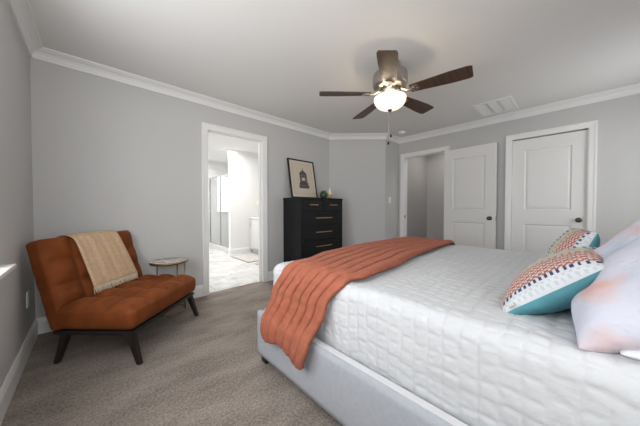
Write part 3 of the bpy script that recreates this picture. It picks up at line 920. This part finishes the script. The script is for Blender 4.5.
# terracotta throw across the foot of the bed
tpath = [(.812, .245), (.806, .31), (.815, .365), (.848, .42), (.872, .50), (.884, .58), (.903, .655), (.945, .706), (1.02, .724), (1.3, .727), (1.9, .728), (2.5, .726), (2.74, .724), (2.815, .706), (2.862, .655), (2.878, .58), (2.885, .47), (2.93, .39), (2.94, .32)]
tpath = dense(tpath, .015)
L = [0]
for i in range(1, len(tpath)): L.append(L[-1]+(tpath[i]-tpath[i-1]).length)
def lerp(x, xs, ys):
    if x <= xs[0]: return ys[0]
    for i in range(len(xs)-1):
        if x <= xs[i+1]:
            k = (x-xs[i])/(xs[i+1]-xs[i]); k = k*k*(3-2*k); return ys[i]+(ys[i+1]-ys[i])*k
    return ys[-1]
NU = 140; Vt = []; nT = len(tpath)
for side in (0, 1):
    for i, p in enumerate(tpath):
        tg = (tpath[min(i+1, nT-1)]-tpath[max(i-1, 0)]).normalized(); nn = Vector((-tg.y, tg.x))
        s = L[i]
        ylo = lerp(s, [0, .12, .34, .49, .57, .85, 1.45, 2.4], [.985, .945, .880, .80, .755, .785, .86, .92])
        yhi = lerp(s, [0, .15, .30, .45, .57, .90, 1.3, 2.4], [1.435, 1.435, 1.395, 1.31, 1.26, 1.36, 1.44, 1.45])
        for j in range(NU+1):
            u = j/NU; y = ylo+(yhi-ylo)*u
            y += .006*sin(s*5+u*4)
            uu = u*7+.05*sin(s*4); rib = (1-math.exp(-abs(uu-round(uu))/.075))*.018*(.45+.55*min(1, s/.2)) + .0035*noise.noise(Vector((s*55, y*60, 4)))
            rib += .0030*sin(s*2*pi/.022)*abs(sin(pi*uu))
            rib += .012*noise.noise(Vector((s*3.0, u*5, 8)))*(.5 if s > .55 else 1)
            fold = .016*sin(u*9+1.2)*max(0, 1-s/.5)   # hanging part swings in loose folds
            off = rib+max(fold, -.004)+(.006 if side == 0 else .0)
            x, z = p.x-0, p.y
            if s < .16: z -= (.020*(1-u)-.018+.012*sin(u*9))*(1-s/.16)
            q = Vector((x, z))+nn*off
            # beyond the foot edge of the mattress the cloth rolls down
            if side: q = q-nn*.010
            yy = y; dz = 0
            over = y-1.400
            if over > 0 and s > .42 and s < 2.5: dz = -.55*over*over/.09*.09*6
            Vt.append((q.x, yy, q.y+max(dz, -.04)))
F = []; S = nT*(NU+1)
for i in range(nT-1):
    for j in range(NU):
        a = i*(NU+1)+j
        F.append((a, a+1, a+NU+2, a+NU+1)); F.append((S+a, S+a+NU+1, S+a+NU+2, S+a+1))
    a = i*(NU+1); F.append((a, a+NU+1, S+a+NU+1, S+a)); a += NU; F.append((a, S+a, S+a+NU+1, a+NU+1))
for j in range(NU):
    a = j; F.append((a, S+a, S+a+1, a+1)); a = (nT-1)*(NU+1)+j; F.append((a, a+1, S+a+1, S+a))
MB().add(Vt, F, True).build('throw_blanket', M['throw'], label='terracotta ribbed throw blanket laid across the foot of the bed, hanging over its side', cat='throw')

# ------------------------------------------------------------------ pillows
def pillow_pts(hx, hy, T, nu, nv, pinch=.10, crease=0, seed=0, pw=.42):
    """returns top and bottom sheets sharing the rim"""
    def pt(u, v_, s):
        x = hx*u*(1-pinch*(1-u*u*.2)*(v_*v_)*0 - pinch*(1-v_*v_)*.55)
        y = hy*v_*(1-pinch*(1-u*u)*.55)
        k = max(0, (1-u*u))*max(0, (1-v_*v_))
        z = T*(k**pw)*s
        z += s*crease*noise.noise(Vector((x*9, y*9, seed)))*min(1, k*3)
        rim = 1-min(1, k*6)
        z += crease*.4*rim*sin(u*14+v_*11+seed)*k**.2
        return (x, y, z)
    return pt
def cushion(mx, hx, hy, T, label, group, seed, tag=False, sag=None):
    t = thing('throw_cushion', label, 'cushion', matrix=mx, group=group)
    nu, nv = 230, 110
    pt = pillow_pts(hx, hy, T, nu, nv, -.02, .010, seed)
    white = (.62, .65, .68); navy = (.035, .055, .13); red = (.42, .135, .095); beige = (.56, .50, .42); peach = (.60, .47, .40)
    def col(u, v_):
        a = (1-u)/2            # 0 at the near edge (+x) .. 1 at the far edge
        y = v_*hy
        X = a*2*hx
        if a < .040:
            return white if (sin(X*420)*sin(y*300) > -.3) else (.50, .54, .60)
        if a < .078:
            return navy if (math.floor(y/.0095) % 2 == 0 and a > .044) else white
        if a < .34:
            g1 = (X+y)/.0105; g2 = (X-y)/.0105
            return white if (math.floor(g1) % 2 == 0 and math.floor(g2) % 2 == 0) else ((red) if math.floor(g1+g2) % 5 else peach)
        if a < .39:
            return (.30, .25, .16) if math.floor(y/.010) % 2 == 0 and a > .35 else peach
        if a < .47: return beige
        if a < .60: return (.42, .46, .46) if math.floor(y/.02) % 2 else (.58, .55, .38)
        if a < .72: return navy if math.floor(y/.0095) % 2 == 0 and a < .70 else white
        return red if (math.floor((X+y)/.012)+math.floor((X-y)/.012)) % 2 else white
    for s, nm, m in ((1, 'front_cover', M['pattern']), (-1, 'back_cover', M['teal'])):
        V = []; Fq = []; cl = []
        for j in range(nv+1):
            v_ = sin(pi/2*(2*j/nv-1))
            for i in range(nu+1):
                u = sin(pi/2*(2*i/nu-1)) if False else (2*i/nu-1)
                u = math.copysign(1-(1-abs(u))**1.3, u)
                V.append(pt(u, v_, s))
        for j in range(nv):
            vc = sin(pi/2*(2*(j+.5)/nv-1))
            for i in range(nu):
                uc = 2*(i+.5)/nu-1; uc = math.copysign(1-(1-abs(uc))**1.3, uc)
                a = j*(nu+1)+i; q = (a, a+1, a+nu+2, a+nu+1)
                Fq.append(q if s > 0 else q[::-1]); cl.append(col(uc, vc) if s > 0 else None)
        MB().add(V, Fq, True, col=cl).build(nm, m, t, fix=False, label='patterned woven front' if s > 0 else 'plain teal back')
    if tag:
        b = MB(); p = Vector(pt(.985, -.72, 1))
        b.box(-.001, .032, -.014, .014, -.001, .001)
        b.v = [(x+p.x-.006, y+p.y, z+p.z) for x, y, z in b.v]
        b.build('care_tag', M['ivory'], t)
    return t
def orient(c_, xd, yd):
    xd = Vector(xd).normalized(); yd = Vector(yd); yd = (yd-xd*yd.dot(xd)).normalized(); zd = xd.cross(yd)
    return dir_matrix(c_, xd, yd, zd)
cushion(orient((1.320, .062, .800), (-1, .03, 0), (.09, -.230, .200)), .215, .166, .088, 'patterned cushion with teal back and navy dashes, nearest on the bed', 'patterned cushions on the bed', 1, tag=True)
cushion(orient((1.73, .040, .836), (-1, -.20, 0), (.02, -.12, .30)), .165, .150, .070, 'patterned red and navy cushion standing behind the nearest one, its upper corner pointing up', 'patterned cushions on the bed', 5)

def sham(name, mx, hx, hy, T, m, label, cat, seed, crease=.02, flange=0):
    t = thing(name, label, cat, matrix=mx)
    nu, nv = 90, 70; pt = pillow_pts(hx, hy, T, nu, nv, .07, crease, seed, .40)
    b = MB()
    for s in (1, -1):
        V = []; Fq = []
        for j in range(nv+1):
            v_ = sin(pi/2*(2*j/nv-1))
            for i in range(nu+1):
                u = sin(pi/2*(2*i/nu-1)); V.append(pt(u, v_, s))
        for j in range(nv):
            for i in range(nu):
                a = j*(nu+1)+i; q = (a, a+1, a+nu+2, a+nu+1); Fq.append(q if s > 0 else q[::-1])
        b.add(V, Fq, True)
    b.build('pillowcase', m, t, fix=False)
    return t
sham('bed_pillow', orient((1.345, -.215, .900), (-1, .03, 0), (0, -.72, .69)), .40, .28, .150, M['watercolor'], 'large pillow in pastel pink, lavender and blue watercolour print at the head of the bed', 'pillow', 3, .025)
sham('bed_pillow', orient((1.385, -.262, .724), (-1, 0, 0), (0, -1, .04)), .42, .19, .055, M['sheet'], 'plain white pillow lying flat underneath the pastel pillow', 'pillow', 8, .01)
sham('bed_pillow', orient((2.30, -.33, .880), (-1, .0, 0), (0, -.70, .66)), .38, .25, .105, M['watercolor'], 'second pastel watercolour pillow, beyond the patterned cushions', 'pillow', 13, .02)
